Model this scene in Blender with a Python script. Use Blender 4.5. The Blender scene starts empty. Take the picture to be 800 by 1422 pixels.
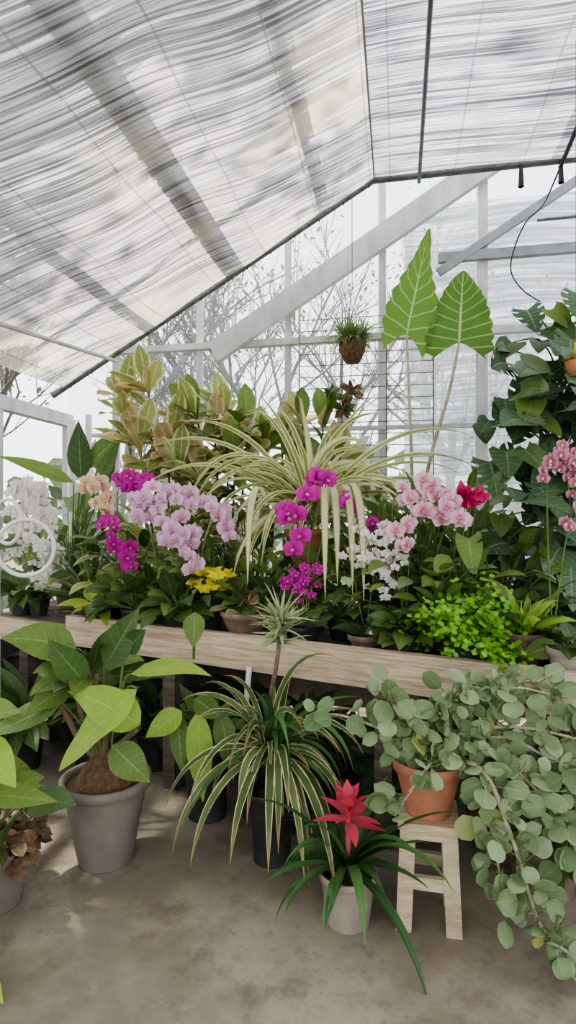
import bpy, math, random
from mathutils import Vector as V, Matrix
random.seed(7)
R=random.random
def U(a,b): return a+(b-a)*R()
COL=bpy.context.scene.collection
# ---------------------------------------------------------------- materials
class NT:
    def __init__(s,name):
        s.m=bpy.data.materials.new(name); s.m.use_nodes=True
        s.t=s.m.node_tree; s.t.nodes.clear()
        s.o=s.t.nodes.new('ShaderNodeOutputMaterial')
    def n(s,typ,**k):
        nd=s.t.nodes.new(typ)
        for a,b in k.items(): setattr(nd,a,b)
        return nd
    def l(s,a,b): s.t.links.new(a,b)
    def setin(s,sock,v):
        if isinstance(v,bpy.types.NodeSocket): s.l(v,sock)
        elif isinstance(v,(tuple,list)) and len(v)==3 and sock.type=='RGBA': sock.default_value=(*v,1)
        else: sock.default_value=v
    def math(s,op,a,b=0.0):
        nd=s.n('ShaderNodeMath',operation=op); s.setin(nd.inputs[0],a); s.setin(nd.inputs[1],b); return nd.outputs[0]
    def mr(s,v,a,b,c=0.0,d=1.0,smooth=True):
        nd=s.n('ShaderNodeMapRange'); nd.interpolation_type='SMOOTHSTEP' if smooth else 'LINEAR'
        s.setin(nd.inputs[0],v)
        for i,x in enumerate((a,b,c,d)): nd.inputs[i+1].default_value=x
        return nd.outputs[0]
    def mix(s,f,a,b):
        nd=s.n('ShaderNodeMix',data_type='RGBA'); s.setin(nd.inputs[0],f); s.setin(nd.inputs[6],a); s.setin(nd.inputs[7],b); return nd.outputs[2]
    def noise(s,scale,vec=None,detail=3.0,rough=.55):
        nd=s.n('ShaderNodeTexNoise'); nd.inputs['Scale'].default_value=scale; nd.inputs['Detail'].default_value=detail
        nd.inputs['Roughness'].default_value=rough
        if vec is not None: s.l(vec,nd.inputs['Vector'])
        return nd.outputs[0]
    def obj(s): return s.n('ShaderNodeTexCoord').outputs['Object']
    def uv(s): return s.n('ShaderNodeTexCoord').outputs['UV']
    def mapping(s,vec,scale=(1,1,1),rot=(0,0,0)):
        nd=s.n('ShaderNodeMapping'); s.l(vec,nd.inputs[0]); nd.inputs['Scale'].default_value=scale; nd.inputs['Rotation'].default_value=rot; return nd.outputs[0]
    def bsdf(s,col,rough=.6,metal=0,spec=.5,bump=None,bs=.3,bd=.01):
        b=s.n('ShaderNodeBsdfPrincipled'); s.setin(b.inputs['Base Color'],col); s.setin(b.inputs['Roughness'],rough)
        b.inputs['Metallic'].default_value=metal; b.inputs['Specular IOR Level'].default_value=spec
        if bump is not None:
            bn=s.n('ShaderNodeBump'); bn.inputs['Strength'].default_value=bs; bn.inputs['Distance'].default_value=bd
            s.l(bump,bn.inputs['Height']); s.l(bn.outputs[0],b.inputs['Normal'])
        return b.outputs[0]
    def mixs(s,f,a,b):
        nd=s.n('ShaderNodeMixShader'); s.setin(nd.inputs[0],f); s.l(a,nd.inputs[1]); s.l(b,nd.inputs[2]); return nd.outputs[0]
    def out(s,sh): s.l(sh,s.o.inputs[0]); return s.m

def leafmat(name,base,alt,rib=None,ribw=.08,ribs=.7,veins=0,vs=.3,edge=None,e0=.6,e1=.8,tr=.3,rough=.45,tip=None,vk=.16):
    t=NT(name); s=t.n('ShaderNodeSeparateXYZ'); t.l(t.uv(),s.inputs[0]); u,v=s.outputs[0],s.outputs[1]
    a=t.math('MULTIPLY',t.math('ABSOLUTE',t.math('SUBTRACT',u,.5)),2.0)
    rn=t.n('ShaderNodeAttribute',attribute_name='rnd').outputs['Fac']
    nz=t.noise(14,t.obj())
    f=t.math('ADD',t.math('MULTIPLY',rn,.75),t.math('MULTIPLY',t.math('SUBTRACT',nz,.5),.6))
    c=t.mix(t.mr(f,0,.9),base,alt)
    if veins:
        w=t.math('SINE',t.math('MULTIPLY',t.math('SUBTRACT',v,t.math('MULTIPLY',a,vk)),veins*6.283))
        c=t.mix(t.math('MULTIPLY',t.mr(w,.86,1.0),vs),c,rib)
    if edge:
        aa=t.math('ADD',a,t.math('MULTIPLY',t.math('SUBTRACT',nz,.5),.7))
        c=t.mix(t.mr(aa,e0,e1),c,edge)
    if rib: c=t.mix(t.math('MULTIPLY',t.mr(a,ribw*.4,ribw,1.0,0.0),ribs),c,rib)
    if tip: c=t.mix(t.mr(v,.7,1.0,0,.8),c,tip)
    b=t.bsdf(c,rough,0,.35)
    tl=t.n('ShaderNodeBsdfTranslucent'); t.l(c,tl.inputs[0])
    return t.out(t.mixs(tr,b,tl.outputs[0]))
def petal(name,inner,outer,vein=None,tr=.35):
    t=NT(name); s=t.n('ShaderNodeSeparateXYZ'); t.l(t.uv(),s.inputs[0]); u,v=s.outputs[0],s.outputs[1]
    rn=t.n('ShaderNodeAttribute',attribute_name='rnd').outputs['Fac']
    c=t.mix(t.mr(v,.0,.8),inner,outer)
    c=t.mix(t.math('MULTIPLY',rn,.25),c,tuple(min(1,x*.6+.02) for x in outer))
    b=t.bsdf(c,.5,0,.2); tl=t.n('ShaderNodeBsdfTranslucent'); t.l(c,tl.inputs[0])
    return t.out(t.mixs(tr,b,tl.outputs[0]))
def plain(name,col,col2=None,rough=.6,scale=8,metal=0,bs=.15,stretch=(1,1,1)):
    t=NT(name); vec=t.mapping(t.obj(),stretch); nz=t.noise(scale,vec,5)
    c=t.mix(t.mr(nz,.3,.7),col,col2 if col2 else tuple(x*.75 for x in col))
    return t.out(t.bsdf(c,rough,metal,.4,bump=nz,bs=bs))
def wood(name,c1,c2,rot=0,scale=1.0):
    t=NT(name); vec=t.mapping(t.obj(),(1,1,1),(0,0,rot)); vec=t.mapping(vec,(2*scale,30*scale,38*scale))
    nz=t.noise(1.6,vec,6,.7); n2=t.noise(3,t.obj(),3)
    c=t.mix(t.mr(nz,.35,.65),c1,c2); c=t.mix(t.mr(n2,.4,.75,0,.5),c,tuple(x*.55 for x in c2))
    return t.out(t.bsdf(c,.75,0,.25,bump=nz,bs=.5))
def reed(name,light,dark,transp,shear=0.,freq=42.,sun_tint=None,dens=.0):
    # UV in metres: u along the reeds, v across them
    t=NT(name); s=t.n('ShaderNodeSeparateXYZ'); t.l(t.uv(),s.inputs[0]); u,v=s.outputs[0],s.outputs[1]
    vv=t.math('SUBTRACT',v,t.math('MULTIPLY',u,shear))
    wob=t.math('MULTIPLY',t.math('SINE',t.math('MULTIPLY',u,5.0)),.015); vv=t.math('ADD',vv,wob)
    def st(fu,fv,dt):
        cb=t.n('ShaderNodeCombineXYZ'); t.l(t.math('MULTIPLY',u,fu),cb.inputs[0]); t.l(t.math('MULTIPLY',vv,fv),cb.inputs[1])
        return t.noise(1.0,cb.outputs[0],dt,.6)
    n1=st(1.1,freq,2.5); n2=st(.6,freq*.2,2.0); n3=st(1.6,freq*1.9,1.0)
    m=t.math('ADD',t.math('ADD',t.math('MULTIPLY',n1,.5),t.math('MULTIPLY',n2,.22)),t.math('MULTIPLY',n3,.28))
    mk=t.mr(m,.42,.57)
    c=t.mix(mk,dark,light)
    big=t.noise(1.1,t.obj(),3)
    if sun_tint: c=t.mix(t.mr(big,.46,.62,0,.7),c,sun_tint)  # sunlit patches painted into the reed colour by large noise
    tw=t.math('SINE',t.math('MULTIPLY',u,6.283/.42)); c=t.mix(t.mr(tw,.993,1.0,0,.6),c,dark)
    d=t.n('ShaderNodeBsdfDiffuse'); t.l(c,d.inputs[0]); tl=t.n('ShaderNodeBsdfTranslucent'); t.l(c,tl.inputs[0])
    sh=t.mixs(.6,d.outputs[0],tl.outputs[0])
    tp=t.n('ShaderNodeBsdfTransparent')
    mm=t.math('ADD',m,t.math('MULTIPLY',t.math('SUBTRACT',big,.5),dens))
    fac=t.mr(mm,.50,.64,transp[0],transp[1])
    return t.out(t.mixs(fac,sh,tp.outputs[0]))

M={}
M['reedL']=reed('reed_blind',(.70,.68,.68),(.17,.16,.175),(.02,.62),.30,56,(.80,.71,.52),.32)
M['reedF']=reed('reed_blind_flat',(.60,.60,.65),(.13,.13,.155),(.01,.52),.0,56,None,.2)
M['reedW']=reed('lath_screen',(.80,.83,.86),(.40,.43,.47),(.1,.7),.0,26)
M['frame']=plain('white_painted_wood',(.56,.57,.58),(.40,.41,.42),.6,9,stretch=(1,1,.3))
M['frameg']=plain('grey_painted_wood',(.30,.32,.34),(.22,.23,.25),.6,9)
M['metal']=plain('galvanised_pipe',(.20,.22,.25),(.12,.13,.15),.45,20,.6)
M['black']=plain('black_cable',(.025,.025,.028),None,.5,20)
M['wire']=plain('rusty_wire',(.10,.085,.07),(.2,.19,.18),.6,30)
M['white']=plain('white_plastic',(.74,.73,.70),(.62,.61,.58),.4,10)
M['beam']=wood('weathered_pine',(.68,.56,.41),(.40,.31,.21),.47)
M['stool']=wood('pale_pine',(.62,.53,.37),(.44,.36,.23),0)
M['bench']=wood('grey_bench_boards',(.18,.145,.11),(.09,.07,.055),.47)
M['terra']=plain('terracotta',(.45,.19,.11),(.34,.15,.09),.8,14)
M['terra2']=plain('dusty_clay',(.26,.19,.13),(.16,.11,.08),.85,14)
M['taupe']=plain('taupe_plastic_pot',(.23,.20,.17),(.16,.14,.12),.6,6)
M['greypot']=plain('grey_pot',(.20,.20,.21),(.13,.13,.14),.6,8)
M['blackpot']=plain('black_pot',(.02,.02,.022),(.04,.04,.04),.5,8)
M['beige']=plain('beige_pot',(.36,.32,.26),(.25,.21,.18),.6,8)
M['soil']=plain('soil',(.05,.035,.022),(.11,.08,.05),.95,60,bs=1)
M['moss']=plain('coir_moss',(.10,.055,.03),(.18,.11,.07),.95,40,bs=1)
M['stem']=plain('green_stem',(.14,.21,.06),(.09,.13,.04),.6,20)
M['stemp']=plain('pale_stem',(.46,.42,.31),(.30,.28,.19),.7,20)
M['bark']=plain('brown_stem',(.16,.10,.06),(.23,.17,.11),.85,25)
M['treebark']=plain('tree_bark',(.20,.19,.18),(.12,.115,.11),.9,9)
M['block']=plain('foundation_concrete',(.13,.12,.105),(.07,.065,.06),.9,6)
M['sheet']=plain('added_light_block',(.03,.03,.03),None,.8)
# foliage
M['alo']=leafmat('alocasia_leaf',(.15,.29,.05),(.10,.22,.04),(.50,.60,.26),.05,.9,8,.55,tr=.4,vk=.22)
M['dark']=leafmat('dark_leaf',(.035,.08,.02),(.085,.15,.04),(.20,.28,.10),.07,.45,7,.2,tr=.18,rough=.35)
M['mid']=leafmat('mid_leaf',(.09,.16,.035),(.19,.28,.065),(.30,.40,.14),.07,.5,8,.25)
M['lime']=leafmat('lime_leaf',(.38,.55,.10),(.26,.42,.07),(.56,.68,.26),.05,.45,7,.22,tr=.4)
M['spid']=leafmat('variegated_strap',(.21,.29,.08),(.30,.36,.12),edge=(.74,.71,.42),e0=.45,e1=.65,tr=.38)
M['spid2']=leafmat('cream_strap',(.66,.64,.36),(.76,.73,.46),edge=(.30,.37,.14),e0=.6,e1=.85,tr=.4)
M['vgt']=leafmat('variegated_rubber_leaf',(.20,.27,.08),(.36,.40,.14),(.64,.62,.34),.10,.6,8,.3,edge=(.66,.64,.34),e0=.6,e1=.95,tr=.42)
M['vgr']=leafmat('bronze_leaf',(.38,.30,.14),(.42,.41,.18),(.62,.55,.34),.1,.6,6,.3,edge=(.60,.51,.28),e0=.6,e1=.9)
M['spl']=leafmat('spider_leaf',(.06,.11,.03),(.14,.19,.06),edge=(.58,.53,.32),e0=.68,e1=.84,tr=.2,tip=(.38,.24,.10))
M['silver']=leafmat('silver_leaf',(.14,.22,.095),(.34,.42,.24),(.44,.50,.33),.05,.3,edge=(.40,.48,.31),e0=.85,e1=1.2,tr=.2,rough=.6)
M['silver2']=leafmat('silver_leaf_yellow',(.46,.50,.16),(.36,.44,.18),(.5,.5,.3),.05,.3,tr=.3,rough=.7)
M['fern']=leafmat('maidenhair_leaf',(.25,.50,.05),(.13,.34,.03),tr=.4)
M['brom']=leafmat('bromeliad_leaf',(.035,.10,.03),(.09,.21,.06),(.18,.30,.10),.1,.4,tr=.2,rough=.35)
M['tilla']=leafmat('pale_spiky_leaf',(.36,.42,.22),(.50,.54,.32),tr=.2,rough=.7)
M['monst']=leafmat('monstera_leaf',(.03,.085,.035),(.10,.17,.08),(.26,.36,.20),.06,.6,7,.45,tr=.15,rough=.42)
M['croton']=leafmat('croton_leaf',(.18,.28,.04),(.44,.46,.09),(.7,.66,.22),.14,.9,8,.6)
M['treeleaf']=leafmat('tree_leaf',(.11,.14,.08),(.22,.24,.14),tr=.4)
# petals
M['mag']=petal('magenta_petal',(.44,.015,.27),(.60,.03,.40),(.36,.0,.22))
M['maglip']=petal('magenta_lip',(.80,.5,.6),(.34,.0,.14))
M['ppk']=petal('pale_pink_petal',(.72,.42,.64),(.82,.56,.77))
M['ppl']=petal('pink_lip',(.75,.6,.2),(.50,.08,.32))
M['pks']=petal('striped_pink_petal',(.72,.20,.42),(.86,.62,.72))
M['wht']=petal('white_petal',(.84,.79,.78),(.87,.83,.81))
M['whl']=petal('white_lip',(.7,.35,.5),(.85,.7,.75))
M['whg']=petal('cream_lip',(.8,.75,.3),(.9,.88,.7))
M['pch']=petal('peach_petal',(.80,.47,.40),(.88,.67,.46))
M['mot']=petal('mottled_petal',(.42,.05,.15),(.64,.32,.42))
M['yel']=petal('yellow_petal',(.80,.66,.02),(.83,.78,.08))
M['red']=petal('scarlet_bract',(.80,.24,.27),(.78,.09,.17))
M['ros']=petal('crimson_petal',(.50,.03,.08),(.66,.06,.20))
M['org']=petal('orange_petal',(.8,.3,.02),(.75,.15,.02))
# ---------------------------------------------------------------- mesh builder
class MB:
    def __init__(s): s.v=[];s.f=[];s.uv=[];s.r=[];s.mi=[];s.mats=[];s.sm=[]
    def mat(s,k):
        if k not in s.mats: s.mats.append(k)
        return s.mats.index(k)
    def grid(s,rows,mat,smooth=True,skip=None,rnd=None,wrap=False):
        b=len(s.v); nr=len(rows); nc=len(rows[0]); m=s.mat(mat); rr=R() if rnd is None else rnd
        for row in rows:
            for co,uv in row: s.v.append(tuple(co)); s.uv.append(uv); s.r.append(rr)
        for i in range(nr-1):
            for j in range(nc-1 if not wrap else nc):
                if skip and skip(i,j): continue
                j2=(j+1)%nc
                s.f.append((b+i*nc+j,b+i*nc+j2,b+(i+1)*nc+j2,b+(i+1)*nc+j)); s.mi.append(m); s.sm.append(smooth)
    def poly(s,pts,mat,uvs=None):
        b=len(s.v); 
        for i,p in enumerate(pts): s.v.append(tuple(p)); s.uv.append(uvs[i] if uvs else (0,0)); s.r.append(.5)
        s.f.append(tuple(range(b,b+len(pts)))); s.mi.append(s.mat(mat)); s.sm.append(False)
    def box(s,p1,p2,w,h,mat,up=V((0,0,1))):
        p1=V(p1);p2=V(p2); d=(p2-p1).normalized(); sd=d.cross(V(up)).normalized(); n=sd.cross(d).normalized()
        c=[]
        for p in (p1,p2):
            for a,b in ((-1,-1),(1,-1),(1,1),(-1,1)): c.append(p+sd*a*w/2+n*b*h/2)
        for q in ((0,1,2,3),(7,6,5,4),(0,4,5,1),(1,5,6,2),(2,6,7,3),(3,7,4,0)): s.poly([c[i] for i in q],mat)
    def tube(s,pts,r0,r1,mat,n=6,closed=False):
        pts=[V(p) for p in pts]; N=len(pts); rows=[]; prev=None
        for i,p in enumerate(pts):
            if closed: d=pts[(i+1)%N]-pts[i-1]
            else: d=pts[min(i+1,N-1)]-pts[max(i-1,0)]
            if d.length<1e-6: d=V((0,0,1))
            d.normalize()
            a=prev if prev is not None else (V((1,0,0)) if abs(d.x)<.8 else V((0,1,0)))
            a=(a-d*a.dot(d)); a=a.normalized() if a.length>1e-5 else d.orthogonal().normalized()
            prev=a; b=d.cross(a); r=r0+(r1-r0)*i/max(1,N-1)
            rows.append([(p+(a*math.cos(2*math.pi*k/n)+b*math.sin(2*math.pi*k/n))*r,(k/n,i/N)) for k in range(n)])
        if closed: rows.append(rows[0])
        s.grid(rows,mat,wrap=True)
    def lathe(s,c,prof,mat,n=28):
        c=V(c); s.grid([[(c+V((r*math.cos(2*math.pi*k/n),r*math.sin(2*math.pi*k/n),z)),(k/n,z)) for k in range(n)] for r,z in prof],mat,wrap=True)
    def make(s,name,origin=(0,0,0)):
        o=V(origin); me=bpy.data.meshes.new(name)
        me.from_pydata([tuple(V(p)-o) for p in s.v],[],s.f)
        for k in s.mats: me.materials.append(M[k])
        me.polygons.foreach_set('material_index',s.mi); me.polygons.foreach_set('use_smooth',s.sm)
        ul=me.uv_layers.new(name='UVMap'); flat=[]
        for f in s.f:
            for i in f: flat+= [s.uv[i][0],s.uv[i][1]]
        ul.data.foreach_set('uv',flat)
        at=me.attributes.new('rnd','FLOAT','POINT'); at.data.foreach_set('value',s.r)
        me.update(); ob=bpy.data.objects.new(name,me); ob.location=o; COL.objects.link(ob); return ob
def smooth(pts,k=5):
    pts=[V(p) for p in pts]; P=[pts[0]]+pts+[pts[-1]]; out=[]
    for i in range(1,len(P)-2):
        for j in range(k):
            t=j/k; a,b,c,d=P[i-1],P[i],P[i+1],P[i+2]
            out.append(.5*((2*b)+(c-a)*t+(2*a-5*b+4*c-d)*t*t+(3*b-a-3*c+d)*t**3))
    out.append(pts[-1]); return out
def prof(k,t):
    if k=='lance': return max(.02,math.sin(math.pi*min(1,t**.7))**.9 if t<1 else .02)
    if k=='ovate': return max(.02,math.sin(math.pi*t**.72)) if t<1 else .02
    if k=='obov': return max(.04,math.sin(math.pi*t**1.45)**.8) if t<1 else .04
    if k=='strap': return max(.03,(.75+.25*math.sin(math.pi*t))*(1-t**3.5))
    if k=='taper': return max(.02,(1-t)**.8)
    if k=='round': return max(.03,math.sqrt(max(0,1-(2*t-1)**2)))
    if k=='heart': return max(.02,(1-t)**.62*(1.05 if t>.08 else .85)*(1+.25*math.sin(math.pi*t)))
    if k=='arrow': return max(.02,(1-t)**.75*(.8+.45*math.sin(math.pi*min(1,t*1.3))))
    return 1
def leaf(mb,base,d,n,L,W,mat,pr='lance',droop=0.,fold=.12,lobe=0.,wave=0.,ns=7,nc=4,slits=False,scal=0,cup=0,rnd=None):
    p=V(base); d=V(d).normalized(); n=V(n); n=n-d*n.dot(d)
    if n.length<1e-4: n=d.orthogonal()
    n.normalize(); rows=[]; ph=R()*6
    for i in range(ns+1):
        t=i/ns; w=prof(pr,t)*W/2
        if scal: w*=1-scal*(1 if i%3==1 else 0)
        sd=d.cross(n); row=[]
        for j in range(nc+1):
            s=-1+2*j/nc; q=p+sd*(s*w)+n*(fold*abs(s)*w)+n*(wave*W*math.sin(t*11+ph+(2 if s>0 else 0))*s*s)+n*(cup*W*s*s)
            if lobe: q=q-d*(lobe*L*abs(s)**1.4*(1-t)**2.2)
            row.append((q,(j/nc,t)))
        rows.append(row)
        p=p+d*(L/ns); d=(d+V((0,0,-1))*(droop/ns*(.5+t))).normalized(); n=n-d*n.dot(d)
        if n.length<1e-4: n=d.orthogonal()
        n.normalize()
    sk=None
    if slits: sk=lambda i,j: (i%4==2 and 1<i<ns-2 and (j<2 or j>=nc-2))
    mb.grid(rows,mat,skip=sk,rnd=rnd)
def leaf2(mb,a,b,W,mat,n=(0,-1,.5),root=None,**k):
    a=V(a);b=V(b); leaf(mb,a,b-a,n,(b-a).length,W,mat,**k)
    if root is not None:
        r=V(root); mb.tube(smooth([r,r*.5+a*.5+V((0,0,.05)),a],5),.007,.004,'stem')
def rdir(az,el): return V((math.cos(az)*math.cos(el),math.sin(az)*math.cos(el),math.sin(el)))
def clump(mb,c,n,L,W,el=(20,80),pet=0.,droop=.6,mat='mid',pr='lance',az=(0,360),stem='stem',**k):
    c=V(c)
    for i in range(n):
        a=math.radians(U(*az)); e=math.radians(U(*el)); d=rdir(a,e); l=L*U(.7,1.2)
        m=mat if isinstance(mat,str) else random.choice(mat)
        b=c+V((U(-.015,.015),U(-.015,.015),0))
        if pet:
            pl=pet*U(.4,1.1); q=b+d*pl; mb.tube([b,b*.5+q*.5+V((0,0,.03*pl)),q],.004,.003,stem,5); b=q
            d=(d+V((0,0,-.4))+V((U(-.5,.5),-.25,0))).normalized()
        up=V((0,0,1))+V((U(-.5,.5),U(-1.1,-.1),0))
        leaf(mb,b,d,up,l,W*U(.75,1.2),m,pr,droop*U(.5,1.5),**k)
def pot(mb,c,rt,h,mat,rb=None,soil='soil',rim=.02):
    rb=rb or rt*.72
    mb.lathe(c,[(0.001,0),(rb,0),(rb*1.0,.005),(rt*.94,h-rim*1.6),(rt*.95,h-rim*1.5),(rt*1.03,h-rim*1.4),(rt*1.04,h-.003),(rt*1.0,h),(rt*.93,h-.003),(rt*.90,h-.03)],mat)
    mb.lathe(c,[(rt*.92,h-.028),(rt*.5,h-.018),(.001,h-.012)],soil,20)
def flower(mb,p,f,size,pm,lm,small=False):
    f=V(f).normalized(); up=V((0,0,1)); x=up.cross(f).normalized(); y=f.cross(x); rn=R(); roll=U(-.25,.25)
    def dr(a): a+=roll; return (x*math.cos(a)+y*math.sin(a)+f*.12)
    ns=3 if small else 4
    for a in (90,215,325): leaf(mb,V(p),dr(math.radians(a)),f,size*.5,size*.34,pm,'ovate',0,.1,ns=ns,nc=2,rnd=rn,cup=-.12)
    for a in (12,168): leaf(mb,V(p)+f*.003,dr(math.radians(a)),f,size*.52,size*(.42 if small else .58),pm,'round',0,.05,ns=ns,nc=2 if small else 4,rnd=rn,cup=-.1)
    leaf(mb,V(p)+f*.008,dr(math.radians(270))+f*.7,f,size*.28,size*.2,lm,'ovate',.3,.4,ns=3,nc=2)
    leaf(mb,V(p)+f*.012,dr(math.radians(90))+f*1.5,f,size*.12,size*.12,lm,'round',0,.4,ns=2,nc=2)
def spike(mb,path,n,size,spread,pm,lm,f0=.55,small=False,face=(0,-1,0)):
    q=smooth(path,7); mb.tube(q,.0045,.002,'stem',5); N=len(q)-1
    for i in range(n):
        t=f0+(1-f0)*(i+.5)/n; c=q[min(N,int(t*N))]
        o=V((U(-1,1),U(-.9,-.05),U(-1,1)))*spread
        p=c+o; mb.tube([c,p],.0018,.0015,'stem',4)
        flower(mb,p+V((0,-.008,0)),V(face)+V((U(-.7,.7),0,U(-.4,.4))),size*U(.8,1.1),pm,lm,small)
BZ=.84   # bench top height
def orchid(name,root,spikes,pm,lm,size,potm='blackpot',nl=6,ll=.22,small=False,h=.12,r=.07,face=(0,-1,0),lm2='dark'):
    mb=MB(); rx,ry=root; c=V((rx,ry,BZ)); pot(mb,c,r,h,potm,soil='moss')
    top=c+V((0,0,h-.01))
    clump(mb,top,nl,ll,.07,(15,50),0,.9,lm2,'lance',fold=.2)
    for s in spikes:
        pts=[top]+[V((rx+a,ry+b,BZ+z)) for a,b,z in s['p']]
        spike(mb,pts,s['n'],s.get('s',size),s.get('sp',.04),pm,lm,s.get('f0',.5),small,face)
    return mb.make(name,(rx,ry,BZ))
# ---------------------------------------------------------------- the building (rotated ~11 degrees)
CA,SA=.982,.187
def H(c,r,z): return V((c*CA+r*SA,-c*SA+r*CA,z))
RE=3.94; RW=4.52; RB=-3.5
# floor
t=NT('concrete_floor'); o=t.obj(); n1=t.noise(.9,o,7,.65); n2=t.noise(2.6,o,9,.74); n3=t.noise(90,o,2); n4=t.noise(11,o,6,.72)
c=t.mix(t.mr(n1,.40,.60),(.22,.19,.145),(.37,.33,.265)); c=t.mix(t.mr(n2,.50,.62,0,.75),c,(.15,.125,.095)); c=t.mix(t.mr(n2,.30,.42,.6,0),c,(.47,.44,.38))
c=t.mix(t.mr(n4,.52,.68,0,.5),c,(.16,.135,.105)); c=t.mix(t.math('MULTIPLY',n3,.25),c,(.20,.17,.14))
M['floor']=t.out(t.bsdf(c,t.mr(n2,.35,.6,.75,.38),0,.4,bump=n4,bs=.25))
mb=MB(); mb.poly([H(-2.77,RB,0),H(4.2,RB,0),H(4.2,RW,0),H(-2.77,RW,0)],'floor'); mb.make('floor')
M['grass']=plain('outside_ground',(.12,.13,.07),(.20,.19,.12),.95,2)
mb=MB(); mb.poly([(-40,-30,-.05),(40,-30,-.05),(40,60,-.05),(-40,60,-.05)],'grass'); mb.make('outdoor_ground')
# reed ceiling: sloped + flat
def zc(c): return 2.4+.571*(c+2.52)
RC=-.155; ZF=3.75
def clothgrid(c0,c1,zf,mat,nu,nv,name,sag=.03):
    mb=MB(); rows=[]
    for i in range(nv+1):
        r=RE+(RB-RE)*i/nv; row=[]
        for j in range(nu+1):
            c=c0+(c1-c0)*j/nu; u=j/nu
            s=-sag*abs(math.sin(math.pi*(RE-r)/.95))*(.4+.6*math.sin(math.pi*u))-.012*math.sin(u*19+r*2.1)*math.sin(math.pi*u)
            row.append((H(c,r,zf(c)+s),(math.hypot(c-c0,zf(c)-zf(c0)),r)))
        rows.append(row)
    mb.grid(rows,mat); return mb.make(name)
clothgrid(-2.46,RC,zc,'reedL',36,110,'ceiling')
clothgrid(RC,4.2,lambda c:ZF,'reedF',36,110,'ceiling_flat_blind',.02)
# roof timbers above the blinds
mb=MB()
for fr,w in ((.30,.05),(.57,.12),(.84,.05)):
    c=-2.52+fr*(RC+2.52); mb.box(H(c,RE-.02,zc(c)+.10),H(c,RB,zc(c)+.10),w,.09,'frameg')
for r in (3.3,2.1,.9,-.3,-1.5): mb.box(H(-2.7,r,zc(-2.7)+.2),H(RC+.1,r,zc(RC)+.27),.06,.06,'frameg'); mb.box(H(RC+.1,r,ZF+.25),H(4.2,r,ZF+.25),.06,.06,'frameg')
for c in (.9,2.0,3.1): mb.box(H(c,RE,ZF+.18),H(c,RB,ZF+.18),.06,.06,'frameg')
mb.make('roof_timbers')
mb=MB()
mb.tube([H(-2.56,RE,zc(-2.56)-.0),H(RC,RE,ZF-.0)],.024,.024,'metal',8); mb.tube([H(RC,RE,ZF),H(4.2,RE,ZF+.0)],.028,.028,'metal',8)
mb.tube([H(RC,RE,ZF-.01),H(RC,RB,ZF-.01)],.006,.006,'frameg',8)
for k in range(14):
    c=-2.4+k*.17
    if c<RC: mb.tube([H(c,RE,zc(c)+.02),H(c,RE-.01,zc(c)-.04)],.004,.004,'black',4)
mb.make('blind_edge_pipe')
mb=MB(); mb.tube([V((-1.60,3.2,2.545)),V((-1.25,4.2,2.60))],.014,.014,'frame',8); mb.tube([V((-1.60,3.2,2.545)),V((-1.9,1.9,2.5))],.014,.014,'frame',8); mb.make('irrigation_pipe')
mb=MB()
mb.tube([H(.14,RE,ZF-.05),H(.14,-1,ZF-.05)],.012,.012,'metal',6); mb.make('ceiling_cable')
mb=MB(); mb.tube([H(1.02,RE,ZF-.05),H(.95,1.5,ZF-.05)],.014,.014,'black',6)
mb.tube(smooth([H(1.02,RE,ZF-.05),H(.93,RE+.05,3.5),H(.80,RE,3.35),H(.72,RE,3.1),H(.78,RE,2.95),H(.9,RE,2.85)],6),.006,.004,'black',5)
for c in (.78,1.02,1.2): mb.tube([H(c,RE-.02,ZF-.02),H(c,RE-.02,ZF-.16)],.012,.02,'black',6)
mb.make('hanging_wire')
# gable end wall
mb=MB()
mb.box(H(-2.8,RW,.35),H(4.2,RW,.35),.14,.7,'block')
mb.box(H(-2.8,RW-.01,.74),H(4.2,RW-.01,.74),.12,.08,'frame')
mb.box(H(-2.8,RW-.02,2.85),H(4.2,RW-.02,2.85),.07,.05,'frame')
mb.box(H(-2.8,RW-.02,2.15),H(4.2,RW-.02,2.15),.04,.03,'frame')
for c in (-2.34,-1.6,-.86,-.12,.62,1.36,2.1,2.84,3.58):
    top=min(4.6,2.8+.61*(c+1.4)+.6) if c<0 else 4.6
    mb.box(H(c,RW,.75),H(c,RW,top),.055 if c!=.62 else .075,.05,'frame',up=(0,1,0))
mb.box(H(-1.45,RW-.08,2.78),H(.95,RW-.08,4.24),.06,.17,'frame')
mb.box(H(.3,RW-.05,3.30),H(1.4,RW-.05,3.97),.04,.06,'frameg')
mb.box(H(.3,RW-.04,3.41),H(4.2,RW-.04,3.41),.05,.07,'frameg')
mb.tube([H(.95,RE+.3,3.52),H(2.6,RE+.3,3.54)],.012,.012,'metal',6)
mb.make('wall_end')
t=NT('window_glass'); tp=t.n('ShaderNodeBsdfTransparent'); tp.inputs[0].default_value=(.93,.95,.96,1)
gl=t.n('ShaderNodeBsdfGlossy'); gl.inputs['Roughness'].default_value=.08; df=t.n('ShaderNodeBsdfTranslucent'); df.inputs[0].default_value=(.8,.85,.88,1)
M['glass']=t.out(t.mixs(.05,t.mixs(.12,tp.outputs[0],df.outputs[0]),gl.outputs[0]))
mb=MB()
for a,b in ((-2.8,-.86),(-.86,.62),(.62,2.1),(2.1,4.2)): mb.poly([H(a,RW+.02,.78),H(b,RW+.02,.78),H(b,RW+.02,4.7),H(a,RW+.02,4.7)],'glass')
mb.make('window_1')
mb=MB(); 
mb.grid([[(H(c,RW+.12,z),(c,z)) for c in (.05,1.4,2.8,4.2)] for z in (.8,2,3,3.9)],'reedW'); mb.make('lath_screen')
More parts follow.
